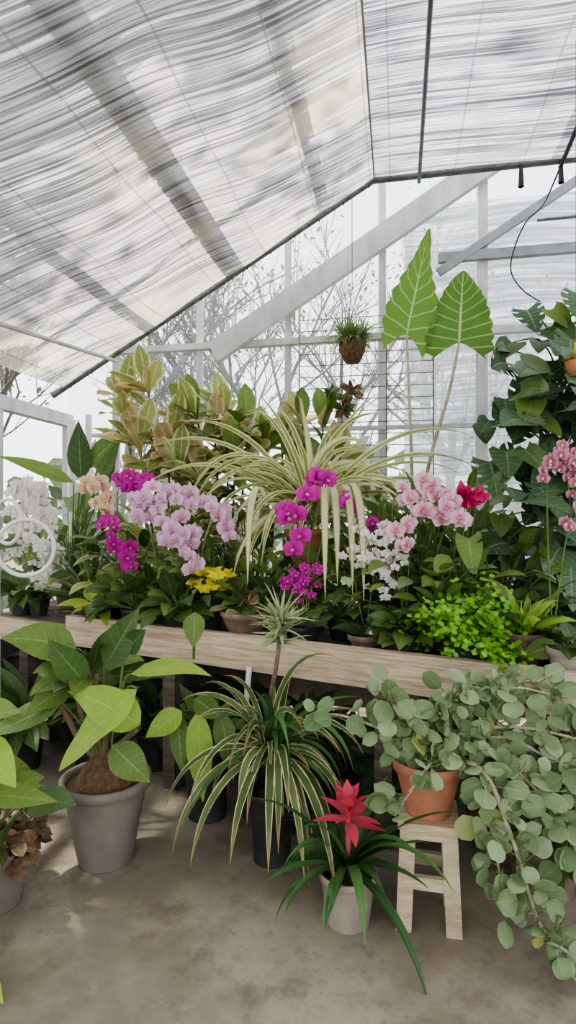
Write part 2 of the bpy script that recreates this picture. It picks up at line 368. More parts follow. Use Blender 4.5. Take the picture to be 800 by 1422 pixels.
# side wall left
mb=MB(); mb.box(H(-2.8,RW,.35),H(-2.8,RB,.35),.14,.7,'block'); mb.box(H(-2.8,RW,.74),H(-2.8,RB,.74),.14,.08,'frame')
mb.box(H(-2.78,RW,2.28),H(-2.78,RB,2.28),.08,.10,'frame'); mb.box(H(-2.78,RW,1.5),H(-2.78,RB,1.5),.04,.04,'frame')
for k in range(8): mb.box(H(-2.78,4.5-k*.9,.75),H(-2.78,4.5-k*.9,2.3),.07,.07,'frame',up=(0,1,0))
mb.tube([H(-2.62,4.3,.8),H(-2.62,4.3,2.25)],.035,.035,'white',10); mb.tube([H(-2.5,4.35,.8),H(-2.5,4.35,2.3)],.028,.028,'white',10)
mb.make('wall_left')
mb=MB(); mb.box(H(4.2,RW,.35),H(4.2,RB,.35),.14,.7,'block'); mb.box(H(4.2,RW,.74),H(4.2,RB,.74),.14,.08,'frame'); mb.box(H(4.2,RW,3.7),H(4.2,RB,3.7),.08,.10,'frame')
for k in range(8): mb.box(H(4.2,4.5-k*.9,.75),H(4.2,4.5-k*.9,3.7),.07,.07,'frame',up=(0,1,0))
mb.make('wall_right')
# ---------------------------------------------------------------- bench
BD=V((.891,-.453,0)); BN=V((.453,.891,0)); B0=V((0,2.73,0))
def B(s,t,z): return B0+BD*s+BN*t+V((0,0,z))
mb=MB()
mb.box(B(-1.47,0.02,.805),B(2.2,0.02,.805),.045,.17,'beam')
mb.box(B(-2.12,.03,.76),B(-1.5,.03,.76),.04,.14,'beam')
def sL(tt): return max(-2.1-.27*tt,(.977*tt-1.68)/.284)
for i in range(13):
    tt=.09+i*.13
    mb.box(B(sL(tt+.07),tt,BZ-.012),B(2.2,tt,BZ-.012),.115,.024,'bench')
    mb.box(B(sL(tt+.07),tt,BZ-.032),B(2.2,tt,BZ-.032),.131,.01,'sheet')  # added solid layer, keeps light from leaking through the slats
for s in (-1.9,-.75,.45,1.7):
    mb.box(B(s,.09,0),B(s,.09,.80),.08,.08,'bench',up=BD); mb.box(B(s,.9,0),B(s,.9,.80),.08,.08,'bench',up=BD)
    mb.box(B(s,.05,.76),B(s,1.1,.76),.05,.08,'bench')
mb.make('potting_bench',B(0,0,0))
# clutter under bench
mb=MB(); pot(mb,B(-.35,.45,0),.17,.3,'blackpot'); mb.make('black_nursery_pot',B(-.35,.45,0))
mb=MB(); pot(mb,B(.25,.5,0),.19,.32,'greypot'); mb.make('grey_plant_pot',B(.25,.5,0))
mb=MB(); pot(mb,B(.9,.35,0),.17,.28,'terra2'); mb.make('clay_plant_pot',B(.9,.35,0))
mb=MB(); pot(mb,B(-1.1,.5,0),.19,.34,'blackpot'); mb.make('black_nursery_pot',B(-1.1,.5,0))
mb=MB()
for i in range(3): mb.box(B(-1.9,.35,.1+i*.2),B(-1.5,.35,.1+i*.2),.2,.19,'block')
mb.make('cinder_block_stack',B(-1.7,.35,0))
mb=MB(); mb.tube([B(-.22,-.03,.5),B(-.2,-.02,.75)],.014,.014,'white',8); mb.tube([B(-.25,-.02,.0),B(-.22,-.03,.5)],.012,.012,'bark',8); mb.make('garden_stake',B(-.22,0,0))
mb=MB()
for i in range(3): mb.tube(smooth([B(-2.1,.1+.05*i,.55+.05*i),B(-1.7,.05,.62),B(-1.4,.1,.5+.06*i),B(-1.1,.2,.3)],6),.016,.016,'black',6)
mb.make('black_hose')
# ---------------------------------------------------------------- trees outside
def tree(name,x,y,h,r,lean=0,leaves=0,depth=4,ls=.13):
    mb=MB(); rg=random.Random(int(x*10+y*7)); tips=[]
    def br(p,d,L,r,k):
        pts=[p]
        for i in range(3):
            d=(d+V((rg.uniform(-.18,.18),rg.uniform(-.18,.18),rg.uniform(-.05,.12)))).normalized(); pts.append(pts[-1]+d*L/3)
        mb.tube(pts,r,r*.6,'treebark',5)
        if k==0: tips.append((pts[-1],d)); return
        for i in range(4 if k>1 else 5):
            a=rg.choice(pts[1:]); e=(d+V((rg.uniform(-1,1),rg.uniform(-1,1),rg.uniform(-.2,.6)))*.8).normalized(); br(a,e,L*.66,max(.008,r*.5),k-1)
    br(V((x,y,-.05)),V((lean,0,1)).normalized(),h*.45,r,depth)
    for p,d in tips:
        for i in range(leaves): 
            q=p+V((rg.uniform(-.3,.3),rg.uniform(-.3,.3),rg.uniform(-.3,.3))); leaf(mb,q,(rg.uniform(-1,1),rg.uniform(-1,1),rg.uniform(-1,1)),(0,0,1),ls,ls*.55,'treeleaf',ns=2,nc=2)
    mb.make(name,(x,y,-.05))
tree('bare_tree',-2.9,9.5,6.8,.11,0,1); tree('bare_tree',-1.7,10.5,7.2,.11,0,1); tree('bare_tree',-.4,11,7.5,.11,0,1); tree('bare_tree',.9,12,8,.11,0,1); tree('bare_tree',-4.5,9,6,.12,0,2); tree('bare_tree',3,10,7,.11,0,1)
tree('added_dapple_tree',-5.2,3.5,9,.2,.25,8,4,.22); tree('added_dapple_tree',-4.6,.4,9,.2,.25,8,4,.22)  # out-of-view trees added to dapple the sun on the blinds
mb=MB(); 
for i in range(2600):
    x=U(-9,4); y=U(6.8,8.2); z=U(0,1.9+.4*math.sin(x*2)); leaf(mb,(x,y,z),(U(-1,1),U(-1,0),U(-1,1)),(0,-1,.5),.28,.16,'treeleaf','ovate',ns=2,nc=2)
mb.make('hedge')
# ---------------------------------------------------------------- tall plants at the back
mb=MB(); rt=V((.72,3.35,BZ)); pot(mb,rt,.13,.24,'terra')
top=rt+V((0,0,.22))
a1=V((.68,3.30,2.52)); mb.tube(smooth([top,V((.72,3.33,1.6)),a1],8),.013,.007,'stemp',7)
leaf(mb,a1,V((.20,-.05,1)),V((.15,-1,.1)),.60,.33,'alo','arrow',.05,.10,lobe=.22,ns=27,nc=8,scal=.12,wave=.05)
a2=V((.98,3.30,2.47)); mb.tube(smooth([top+V((.02,0,0)),V((.80,3.33,1.7)),V((.93,3.32,2.2)),a2],8),.014,.007,'stemp',7)
leaf(mb,a2,V((.03,-.1,1)),V((-.25,-1,.3)),.40,.36,'alo','heart',.1,.14,lobe=.26,ns=24,nc=8,scal=.08,wave=.05,rnd=.95)
mb.make('potted_alocasia',rt)
# variegated shrubs
def shrub(name,root,tops,mats,L=.29,W=.115,n=8):
    mb=MB(); root=V(root); pot(mb,root,.13,.22,'terra2'); tp=root+V((0,0,.2))
    for q in tops:
        q=V(q); pts=smooth([tp,tp*.5+q*.5+V(((q.x-tp.x)*.15,0,0)),q],7); mb.tube(pts,.011,.006,'bark',6)
        for k in (len(pts)-1,len(pts)-3,len(pts)-5):
            cc=pts[k]
            clump(mb,cc,n if k==len(pts)-1 else n-3,L,W,(0,75) if k==len(pts)-1 else (-20,45),0,.6,mats,'obov',wave=.05,fold=.2)
        leaf(mb,q,V((U(-.3,.3),-.1,1)),V((U(-.4,.4),-1,.2)),L*1.1,W*1.1,random.choice(mats),'obov',0,.2)
    mb.make(name,root)
shrub('variegated_rubber_plant',(-.85,3.95,BZ),[(-1.12,3.9,2.26),(-.93,3.85,2.30),(-.78,3.8,1.99),(-.98,3.8,1.94),(-.7,3.7,1.75)],['vgt','vgt','vgr'])
shrub('variegated_rubber_plant',(-.42,4.0,BZ),[(-.61,3.9,2.12),(-.41,3.9,2.14),(-.49,3.85,2.0),(-.27,3.9,2.05),(-.35,3.8,1.85),(-.15,3.9,1.9),(-.55,3.75,1.7)],['vgt','vgt','mid','vgr'])
shrub('variegated_rubber_plant',(.1,4.05,BZ),[(.1,3.95,2.08),(.24,3.95,2.08),(-.05,3.9,2.0),(.35,3.9,1.85),(.05,3.8,1.8)],['vgt','vgr','mid'],.25,.10)
# big variegated strap plant
mb=MB(); rt=V((.12,3.30,BZ)); mb.lathe(rt,[(.09,0),(.09,.4)],'bark',12); c=V((.12,3.3,1.22)); pot(mb,c+V((0,0,-.06)),.14,.24,'terra')
c=c+V((0,0,.2))
for i in range(90):
    az=U(0,6.283); el=math.radians(U(10,75)); d=rdir(az,el); d.y*=.6
    fr=.78 if d.y<-.2 else 1
    leaf(mb,c+V((U(-.06,.06),U(-.04,.06),U(0,.14))),d,V((0,0,1))+V((0,-.5,0)),U(.55,.95)*fr,U(.028,.044),random.choice(['spid','spid','spid2']),'strap',U(1.2,4.2),.25,ns=14,nc=4)
for x,dx in ((.22,.02),(.27,.04),(.19,-.02),(.30,.06),(-.12,-.1)):
    leaf(mb,V((x,3.12,1.55)),V((dx,-.5,.5)),V((0,-.4,1)),U(.70,.95),.042,'spid2','strap',7,.2,ns=16,nc=4)
for s,el,L in ((1,42,1.0),(1,30,.95),(1,52,1.0),(-1,50,.95),(-1,60,.85),(-1,38,.95),(1,20,.9)):
    leaf(mb,c+V((s*.05,-.02,.12)),V((s*math.cos(math.radians(el)),-.1,math.sin(math.radians(el)))),V((0,-.6,1)),L,.045,'spid','strap',1.6,.25,ns=14,nc=4)
mb.make('variegated_spider_plant',rt)
# broad dark plant at left
mb=MB(); rt=V((-1.50,4.0,BZ)); pot(mb,rt,.13,.24,'terra2'); tp=rt+V((0,0,.22))
leaf2(mb,(-1.42,3.95,1.72),(-1.42,3.9,2.12),.17,'dark',root=tp,pr='ovate')
leaf2(mb,(-1.38,3.95,1.80),(-1.08,3.9,2.10),.17,'mid',root=tp,pr='ovate',droop=.3)
leaf2(mb,(-1.30,3.9,1.68),(-1.12,3.85,1.98),.12,'mid',root=tp,pr='ovate')
leaf2(mb,(-1.45,3.9,1.70),(-1.85,3.7,1.90),.10,'mid',root=tp,pr='ovate',droop=.3)
leaf2(mb,(-1.25,3.9,1.66),(-1.15,3.85,1.92),.09,'dark',root=tp,pr='ovate')
clump(mb,tp,38,.28,.11,(20,75),.45,.8,['mid','dark','silver'],'ovate',az=(0,130)); clump(mb,tp,20,.28,.11,(20,75),.45,.8,['mid','dark','silver'],'ovate',az=(230,360))
mb.make('potted_philodendron',rt)
# orchids -----------------------------------------------------------
orchid('moth_orchid',(-1.30,3.75),[dict(p=[(-.02,0,.5),(.0,-.05,.83),(.12,-.1,.80),(.17,-.1,.70)],n=10,sp=.055,f0=.6)],'pch','ppl',.11)
orchid('moth_orchid',(-1.02,3.50),[dict(p=[(.0,0,.5),(-.0,-.05,.78),(.12,-.08,.84),(.24,-.1,.86)],n=11,sp=.05,f0=.62),dict(p=[(-.02,-.02,.4),(-.05,-.08,.62),(.03,-.12,.48),(.12,-.14,.36)],n=11,sp=.05,f0=.5)],'mag','maglip',.105)
orchid('moth_orchid',(-.68,3.22),[dict(p=[(-.08,0,.5),(-.12,-.05,.71),(.03,-.1,.67),(.14,-.1,.48)],n=19,sp=.08,f0=.45),dict(p=[(.05,0,.5),(.05,-.05,.71),(.25,-.1,.70),(.37,-.12,.56)],n=17,sp=.06,f0=.5),dict(p=[(-.05,-.05,.4),(.0,-.1,.54),(.1,-.12,.50),(.18,-.12,.38)],n=12,sp=.06,f0=.5)],'ppk','ppl',.105,nl=9)
orchid('moth_orchid',(.09,2.88),[dict(p=[(.02,0,.5),(.10,-.04,.82),(.02,-.10,.80),(-.06,-.14,.66),(-.05,-.14,.48)],n=10,sp=.04,f0=.50),dict(p=[(.05,0,.4),(.14,-.03,.70),(.22,-.06,.68),(.32,-.08,.58)],n=6,sp=.03,f0=.6,s=.09)],'mag','maglip',.115,nl=6)
orchid('mini_moth_orchid',(.06,2.83),[dict(p=[(-.02,0,.25),(-.03,-.04,.36),(.02,-.06,.30),(.05,-.06,.24)],n=20,sp=.055,f0=.3),dict(p=[(.03,0,.3),(.08,-.04,.40),(.10,-.05,.36)],n=4,sp=.02,f0=.7)],'mag','maglip',.055,nl=3,small=True,r=.05,h=.1,ll=.15)
orchid('white_spray_orchid',(.38,2.80),[dict(p=[(-.05,0,.3),(-.06,-.03,.54),(.0,-.06,.5),(.04,-.08,.34)],n=34,sp=.06,f0=.3),dict(p=[(.03,0,.3),(.08,-.03,.56),(.12,-.06,.46),(.10,-.08,.28)],n=36,sp=.055,f0=.3)],'wht','whl',.055,'terra2',nl=8,small=True,r=.09,h=.07)
orchid('moth_orchid',(.56,2.76),[dict(p=[(-.05,0,.5),(-.06,-.05,.72),(.04,-.08,.76),(.15,-.1,.70),(.22,-.12,.62)],n=17,sp=.05,f0=.45),dict(p=[(-.02,0,.4),(-.02,-.06,.60),(-.04,-.08,.48)],n=5,sp=.04,f0=.6),dict(p=[(.02,0,.4),(.02,-.06,.68),(.12,-.1,.64)],n=8,sp=.05,f0=.6)],'pks','ppl',.093)
orchid('mottled_orchid',(1.14,2.48),[dict(p=[(-.02,0,.5),(-.04,-.05,.86),(.02,-.08,.82),(.03,-.1,.58)],n=30,sp=.07,f0=.45),dict(p=[(.05,0,.5),(.10,-.05,.82),(.14,-.08,.72),(.12,-.1,.50)],n=24,sp=.06,f0=.45)],'mot','whg',.062)
orchid('white_spray_orchid',(-1.60,3.70),[dict(p=[(-.05,0,.5),(-.1,-.03,.80),(.0,-.06,.72),(.06,-.1,.42),(.1,-.1,.22)],n=60,sp=.065,f0=.35),dict(p=[(.0,0,.5),(.02,-.05,.78),(.1,-.08,.6),(.14,-.1,.25)],n=55,sp=.06,f0=.35),dict(p=[(-.1,0,.4),(-.12,-.05,.7),(-.10,-.08,.4)],n=26,sp=.06,f0=.35)],'wht','whg',.08,small=True)
# anthurium with red flower
mb=MB(); rt=V((.80,2.75,BZ)); pot(mb,rt,.08,.13,'blackpot'); tp=rt+V((0,0,.12))
for x,z in ((.80,1.57),(.85,1.59),(.83,1.53),(.87,1.55)):
    mb.tube(smooth([tp,(x-.02,2.7,1.3),(x,2.66,z)],5),.004,.003,'stem',5)
    for k in range(5): leaf(mb,(x,2.66,z),rdir(-1.57+U(-.9,.9),U(-.6,1.2)),(0,-1,.3),.085,.05,'ros','ovate',.2,.2,ns=4,nc=2)
leaf2(mb,(.82,2.62,1.38),(.83,2.58,1.22),.12,'mid',root=tp,pr='heart',lobe=.2)
leaf2(mb,(.74,2.65,1.30),(.66,2.6,1.22),.09,'mid',root=tp,pr='ovate')
clump(mb,tp,18,.16,.08,(20,80),.3,.8,['dark','mid'],'ovate')
mb.make('red_anthurium',rt)
# yellow flower plant
mb=MB(); rt=V((-.42,3.12,BZ)); pot(mb,rt,.07,.12,'blackpot'); tp=rt+V((0,0,.11))
clump(mb,tp,12,.14,.07,(10,60),.06,.8,'mid','ovate')
for i in range(18):
    q=rt+V((U(-.11,.12),U(-.12,0),U(.25,.34))); mb.tube([tp,q],.003,.002,'stem',4)
    for k in range(7): leaf(mb,q,rdir(k*.9+U(0,.3),U(-.2,.6)),(0,-.8,1),.055,.036,'yel','ovate',.2,.1,ns=3,nc=2)
mb.make('yellow_primrose',rt)
# clay bowl with brown plant
mb=MB(); rt=V((-.22,2.98,BZ)); mb.lathe(rt,[(.06,0),(.07,.005),(.12,.12),(.128,.125),(.13,.15),(.12,.152),(.11,.13)],'terra2'); mb.lathe(rt,[(.115,.13),(.001,.14)],'soil')
clump(mb,rt+V((0,0,.13)),40,.11,.06,(15,85),.10,.5,['moss','dark','vgr'],'obov')
mb.make('clay_bowl_planter',rt)
# filler foliage on the bench
def bush(name,c,n,L,W,mat,pr='lance',el=(10,75),pet=.08,droop=.8,potm='blackpot',r=.08,h=.12,**k):
    mb=MB(); c=V(c); pot(mb,c,r,h,potm); clump(mb,c+V((0,0,h-.01)),n,L,W,el,pet,droop,mat,pr,**k); return mb.make(name,c)
bush('spiky_dracaena',(-1.22,3.58,BZ),120,.36,.020,['mid','silver','dark'],'taper',(15,88),0,.5)
bush('dark_peperomia',(-.86,3.25,BZ),46,.16,.09,['dark','dark','mid'],'ovate',(5,75),.17)
bush('croton_plant',(-1.12,3.38,BZ),22,.19,.08,['croton','croton','lime'],'ovate',(5,60),.04)
bush('dark_peperomia',(-.60,3.12,BZ),34,.16,.09,['dark','dark','mid'],'ovate',(5,75),.14)
bush('potted_jasmine',(-.48,3.3,BZ),90,.13,.045,['dark','mid'],'lance',(10,85),.34)
bush('potted_jasmine',(.66,2.95,BZ),150,.12,.04,['mid','dark','mid'],'lance',(10,85),.50)
bush('potted_jasmine',(.72,2.62,BZ),40,.14,.05,['mid','dark'],'lance',(10,85),.18)
bush('dark_peperomia',(.28,3.0,BZ),60,.14,.065,['dark','mid'],'ovate',(10,80),.30)
bush('dark_peperomia',(-.05,3.15,BZ),60,.15,.065,['dark','mid'],'ovate',(10,80),.28)
bush('dark_peperomia',(.52,2.62,BZ),30,.13,.08,['dark','mid'],'ovate',(0,60),.06)
bush('grey_foliage_plant',(.85,3.15,BZ),150,.15,.055,['silver','mid'],'ovate',(15,85),.70)
bush('grey_foliage_plant',(.5,3.35,BZ),130,.16,.055,['silver','mid','vgt'],'ovate',(15,85),.68)
bush('speckled_bromeliad',(1.03,2.52,BZ),30,.26,.05,['lime','mid','croton'],'strap',(15,70),0,1.2,'terra2',.09,.14)
bush('broad_leaf_croton',(1.12,2.30,BZ),12,.16,.09,['mid','croton','dark'],'ovate',(0,60),.05,.8,'beige')
bush('aglaonema',(-1.72,3.72,BZ),24,.20,.09,['mid','dark'],'ovate',(10,60),.1)
bush('aglaonema',(-.95,3.75,BZ),70,.21,.085,['mid','dark','vgt'],'ovate',(10,85),.50)
bush('aglaonema',(-.60,3.75,BZ),70,.21,.085,['mid','vgt','vgt'],'ovate',(10,85),.58)
bush('aglaonema',(-.22,3.55,BZ),60,.19,.075,['mid','dark','vgt'],'ovate',(10,85),.48)
bush('aglaonema',(.45,3.1,BZ),60,.17,.06,['mid','dark'],'ovate',(10,80),.40)
bush('aglaonema',(1.05,2.85,BZ),70,.17,.075,['mid','dark'],'ovate',(10,80),.42)
# maidenhair
mb=MB(); rt=V((.76,2.48,BZ)); pot(mb,rt,.09,.12,'blackpot'); tp=rt+V((0,0,.11))
for i in range(110):
    az=U(0,6.28); el=math.radians(U(0,80)); d=rdir(az,el); L=U(.14,.29); p=tp.copy(); pts=[p.copy()]
    for k in range(6): p=p+d*L/6; d=(d+V((0,-.03,-.16))).normalized(); pts.append(p.copy())
    mb.tube(pts,.0015,.001,'black',3)
    for k in range(1,7):
        for j in range(4):
            q=pts[k]+V((U(-1,1),U(-1,1),U(-1,1)))*.022; leaf(mb,q,rdir(U(0,6.28),U(-.6,.6)),(U(-.4,.4),-.7,.8),.028,.030,'fern','obov',0,.1,ns=2,nc=2)
mb.make('maidenhair_fern',rt)
# monstera vine, right
mb=MB(); rt=V((1.60,3.35,0)); pot(mb,rt,.2,.32,'terra2'); 
mb.tube(smooth([rt+V((0,0,.3)),(1.5,3.3,1.3),(1.6,3.3,2.0),(1.65,3.3,2.55)],8),.022,.012,'bark',8)
for i in range(190):
    z=U(.95,2.68); x=U(1.06,1.9)+max(0,(z-1.9))*.30; y=U(2.75,3.25); b=V((x,y,z)); s=V((1.56,3.28,z+U(-.3,.0)))
    mb.tube(smooth([s,s*.5+b*.5+V((0,0,.06)),b],4),.006,.004,'stem',5)
    d=V((U(-.8,.6),-.5,U(-.9,.1))); k=U(.12,.27); leaf(mb,b,d,V((U(-.5,.5),-1,U(.2,1.2))),k*1.05,k*.9,random.choice(['monst','dark','mid']) if k<.17 else 'monst','heart',.6,.14,lobe=.22,ns=16,nc=10,slits=R()<.4 and k>.18)
mb.make('monstera_vine',rt)
mb=MB(); rt=V((1.36,2.72,2.16)); mb.lathe(rt,[(.001,-.02),(.03,-.02),(.05,.05),(.045,.05),(.001,.03)],'terra',14)
for k in range(14): leaf(mb,rt+V((0,0,.04)),rdir(U(0,6.28),U(.2,1.4)),(0,-1,.2),.07,.02,'org','lance',.2,.1,ns=4,nc=2)
mb.tube([rt+V((0,0,.05)),rt+V((0,0,.14))],.012,.01,'yel',8)
mb.tube([rt+V((0,0,.1)),V((1.36,2.72,3.73))],.002,.002,'wire',4)
mb.make('orange_flower_basket',rt)
# hanging basket + trellis
mb=MB(); rt=V((.43,3.85,2.60))
mb.lathe(rt,[(.001,-.11),(.05,-.10),(.085,-.03),(.095,.05),(.08,.055),(.001,.04)],'moss',16)
for k in range(3): a=k*2.1; mb.tube([rt+V((.09*math.cos(a),.09*math.sin(a),.05)),V((.43,3.86,3.0))],.002,.002,'wire',4)
mb.tube([V((.43,3.86,3.0)),V((.43,3.87,3.62))],.003,.003,'wire',4)
for i in range(220): leaf(mb,rt+V((U(-.07,.07),U(-.07,.07),.05)),rdir(U(0,6.28),U(-.1,1.3)),(0,-.6,1),U(.12,.28),.014,random.choice(['mid','silver','mid']),'taper',U(.5,3.5),.1,ns=6,nc=2)
clump(mb,rt+V((0,0,.04)),26,.09,.05,(0,80),.07,.8,['mid'],'ovate')
mb.make('hanging_basket',rt)
mb=MB()
for k in range(13): z=1.9+k*.085; mb.tube([H(-.72,RW-.3,z),H(.25,RW-.3,z)],.0035,.0035,'wire',4)
for c in (-.72,-.4,-.08,.25): mb.tube([H(c,RW-.3,.8),H(c,RW-.3,3.0)],.005,.005,'wire',4)
mb.make('wire_trellis',H(-.2,RW-.3,.8))
mb=MB()
for x,z in ((.38,2.22),(.30,2.30),(.44,2.33)):
    for k in range(22): leaf(mb,(x,4.0,z),rdir(U(0,6.28),U(-1,1)),(0,-1,.3),.10,.04,random.choice(['moss','dark']),'lance',.5,ns=3,nc=2)
    mb.tube([(x,4.0,z),(x,4.02,z+.3)],.003,.003,'wire',4)
mb.make('mounted_air_plant',(.38,4.0,2.2))
# white rings at left
mb=MB()
for cx,cz,cy,r,ti in ((-1.32,1.32,2.9,.135,.2),(-1.46,1.45,3.0,.11,-.5)):
    pts=[V((cx+r*math.cos(a)*math.cos(ti),cy+r*math.cos(a)*math.sin(ti),cz+r*1.05*math.sin(a))) for a in [2*math.pi*k/28 for k in range(28)]]
    mb.tube(pts,.011,.011,'white',8,closed=True)
mb.tube([V((-1.46,2.9,0)),V((-1.46,2.9,1.3))],.011,.011,'white',8)
mb.make('white_ring_stand',(-1.46,2.9,0))
# ---------------------------------------------------------------- floor plants
# left pot
mb=MB(); rt=V((-.79,2.50,0)); pot(mb,rt,.185,.36,'taupe',.115,rim=.03); tp=rt+V((0,0,.34))
mb.lathe(rt+V((0,0,.33)),[(.13,0),(.10,.07),(.05,.12),(.001,.13)],'moss',14)
for q in ((-.62,2.40,.60),(-.70,2.45,.78),(-.92,2.45,.85),(-.83,2.5,.80),(-1.0,2.5,.7)):
    mb.tube(smooth([tp+V((0,0,.05)),tp*.6+V(q)*.4+V((-.03,0,.03)),q],6),.018,.011,'bark',7)
rs=V((-.72,2.45,.66))
leaf2(mb,(-.62,2.38,.77),(-.93,2.25,.52),.16,'lime',root=rs,pr='ovate',n=(-.2,-.7,.8),droop=.5,nc=6,wave=.06,ns=12)
leaf2(mb,(-.61,2.38,.62),(-.86,2.3,.82),.17,'lime',root=rs,pr='ovate',n=(.3,-.8,.6),nc=6,wave=.07,droop=.4,ns=12)
leaf2(mb,(-.72,2.35,.55),(-.55,2.3,.42),.14,'mid',root=rs,pr='ovate',wave=.04)
leaf2(mb,(-.90,2.45,.92),(-1.16,2.35,1.02),.18,'mid',root=(-.85,2.5,.75),pr='ovate',n=(0,-.8,.8),droop=.4)
leaf2(mb,(-.78,2.45,.84),(-.62,2.4,1.10),.15,'dark',root=(-.8,2.5,.75),pr='ovate',n=(-.3,-1,.2))
leaf2(mb,(-.66,2.42,.82),(-.32,2.35,.92),.12,'lime',root=rs,pr='ovate',droop=.8,n=(0,-.4,1))
leaf2(mb,(-.95,2.42,.70),(-1.22,2.3,.60),.15,'mid',root=tp,pr='ovate',n=(0,-.5,1))
leaf2(mb,(-.85,2.42,.78),(-.98,2.35,.98),.13,'dark',root=tp,pr='ovate')
leaf2(mb,(-.68,2.42,.92),(-.58,2.35,1.02),.10,'dark',root=rs,pr='ovate')
leaf2(mb,(-.42,2.6,1.05),(-.42,2.55,.90),.10,'mid',root=(-.45,2.75,.8),pr='ovate',wave=.05)
clump(mb,(-.9,2.55,.72),14,.2,.12,(0,70),.12,.8,['dark','mid'],'ovate',nc=6,wave=.04)
mb.make('potted_philodendron',rt)
# far left plants
mb=MB(); rt=V((-1.14,2.22,0)); pot(mb,rt,.15,.24,'taupe'); tp=rt+V((0,0,.22))
leaf2(mb,(-1.13,2.0,.80),(-.88,1.9,.84),.13,'mid',root=tp,pr='ovate',n=(0,-.6,1))
leaf2(mb,(-1.10,1.95,.72),(-.86,1.85,.66),.15,'lime',root=tp,pr='ovate',n=(0,-.6,1),droop=.7)
leaf2(mb,(-1.05,1.95,.55),(-.78,1.95,.52),.11,'mid',root=tp,pr='ovate',n=(0,-.4,1))
leaf2(mb,(-1.08,1.95,.52),(-.98,1.85,.30),.12,'dark',root=tp,pr='ovate')
leaf2(mb,(-1.12,1.9,.75),(-.98,1.85,.50),.12,'lime',root=tp,pr='ovate')
for i in range(160): a=U(0,6.28); leaf(mb,tp+V((.16*math.cos(a)*R()**.5,.16*math.sin(a)*R()**.5,.02+U(-.04,.05))),rdir(a,U(-.4,1)),(0,-.3,1),U(.06,.11),.05,random.choice(['moss','moss','vgr']),'obov',U(1,3.5),.1,wave=.15,ns=5,nc=4)
clump(mb,tp,16,.22,.12,(20,75),.25,.8,['mid','dark'],'ovate')
mb.make('potted_philodendron',rt)
mb=MB(); rt=V((-1.14,1.84,0)); pot(mb,rt,.09,.12,'blackpot'); tp=rt+V((0,0,.11)); leaf2(mb,(-.99,1.80,.06),(-.86,1.74,.015),.08,'lime',root=tp,pr='ovate',n=(0,-.4,1)); clump(mb,tp,8,.11,.06,(10,60),.03,.5,'lime','ovate'); mb.make('potted_pothos',rt)
mb=MB(); rt=V((-.40,2.86,0)); pot(mb,rt,.13,.40,'blackpot'); tp=rt+V((0,0,.38))
for a,b,w,m in (((-.40,2.55,.62),(-.37,2.5,.24),.12,'lime'),((-.47,2.55,.62),(-.62,2.5,.52),.11,'lime'),((-.30,2.55,.62),(-.24,2.5,.36),.10,'mid'),((-.42,2.6,.66),(-.28,2.5,.60),.10,'mid'),((-.5,2.6,.60),(-.46,2.5,.36),.09,'mid')):
    leaf2(mb,a,b,w,m,root=tp,pr='ovate',nc=6,wave=.05,ns=10)
clump(mb,tp,16,.2,.09,(10,60),.15,.8,['mid','dark'],'ovate')
mb.make('potted_pothos',rt)
# spider plant + stemmed rosette
mb=MB(); rt=V((-.07,2.50,0)); pot(mb,rt,.10,.30,'blackpot',.08); tp=rt+V((0,0,.44)); mb.tube([rt+V((0,0,.28)),tp],.03,.025,'bark',8)
for i in range(90):
    az=U(0,6.28); el=math.radians(U(-5,85)); d=rdir(az,el); leaf(mb,tp+V((U(-.03,.03),U(-.03,.03),U(-.03,.05))),d,(0,-.3,1),U(.28,.60),U(.022,.038),random.choice(['spl','spl','brom']),'strap',U(1.5,5.5),.25,ns=12,nc=4)
for d,L in (((-.8,-.5,.3),.62),((-.6,-.6,.2),.6),((.35,-.7,.3),.72),((.2,-.7,.3),.62),((-.3,-.8,.3),.55),((.0,-.9,.4),.6),((.6,-.5,.5),.5),((-.9,-.2,.5),.6)):
    leaf(mb,tp,d,(0,-.3,1),L,.038,'spl','strap',3.0,.25,ns=12,nc=4)
mb.make('spider_plant',rt)
mb=MB(); rt=V((-.02,2.72,0)); pot(mb,rt,.09,.25,'blackpot')
q=V((-.03,2.42,1.00)); mb.tube(smooth([rt+V((0,0,.23)),(-.08,2.55,.6),(-.05,2.42,.85),q],8),.011,.009,'bark',7)
for i in range(110): leaf(mb,q+V((0,0,U(-.06,.06))),rdir(U(0,6.28),U(-.4,1.4)),(0,-.2,1),U(.09,.17),.024,'tilla','taper',U(.0,.8),.3,ns=5,nc=2)
mb.make('spiky_stemmed_succulent',rt)
# bromeliad
mb=MB(); rt=V((.22,2.12,0)); pot(mb,rt,.105,.19,'beige',.08); tp=rt+V((0,0,.18))
for i in range(44):
    az=2*math.pi*i/44*1.0+U(-.2,.2); el=math.radians(U(5,65)); dd=rdir(az,el)
    fr=.6 if (dd.y<-.75*math.cos(el) and i%3) else 1
    leaf(mb,tp+V((0,0,.01)),dd,(0,0,1),U(.26,.50)*fr,U(.030,.042),'brom','strap',U(.8,2.8),.3,ns=10,nc=4)
q=tp+V((.0,-.02,.24)); mb.tube([tp,q],.012,.010,'red',8)
for i in range(20):
    lv=i/20; az=i*2.4; el=math.radians(-5+75*lv); leaf(mb,q+V((0,0,-.06+.08*lv)),rdir(az,el),(0,0,1),.15-.07*lv,.045,'red','lance',.35,.25,ns=6,nc=2)
mb.make('potted_bromeliad',rt)
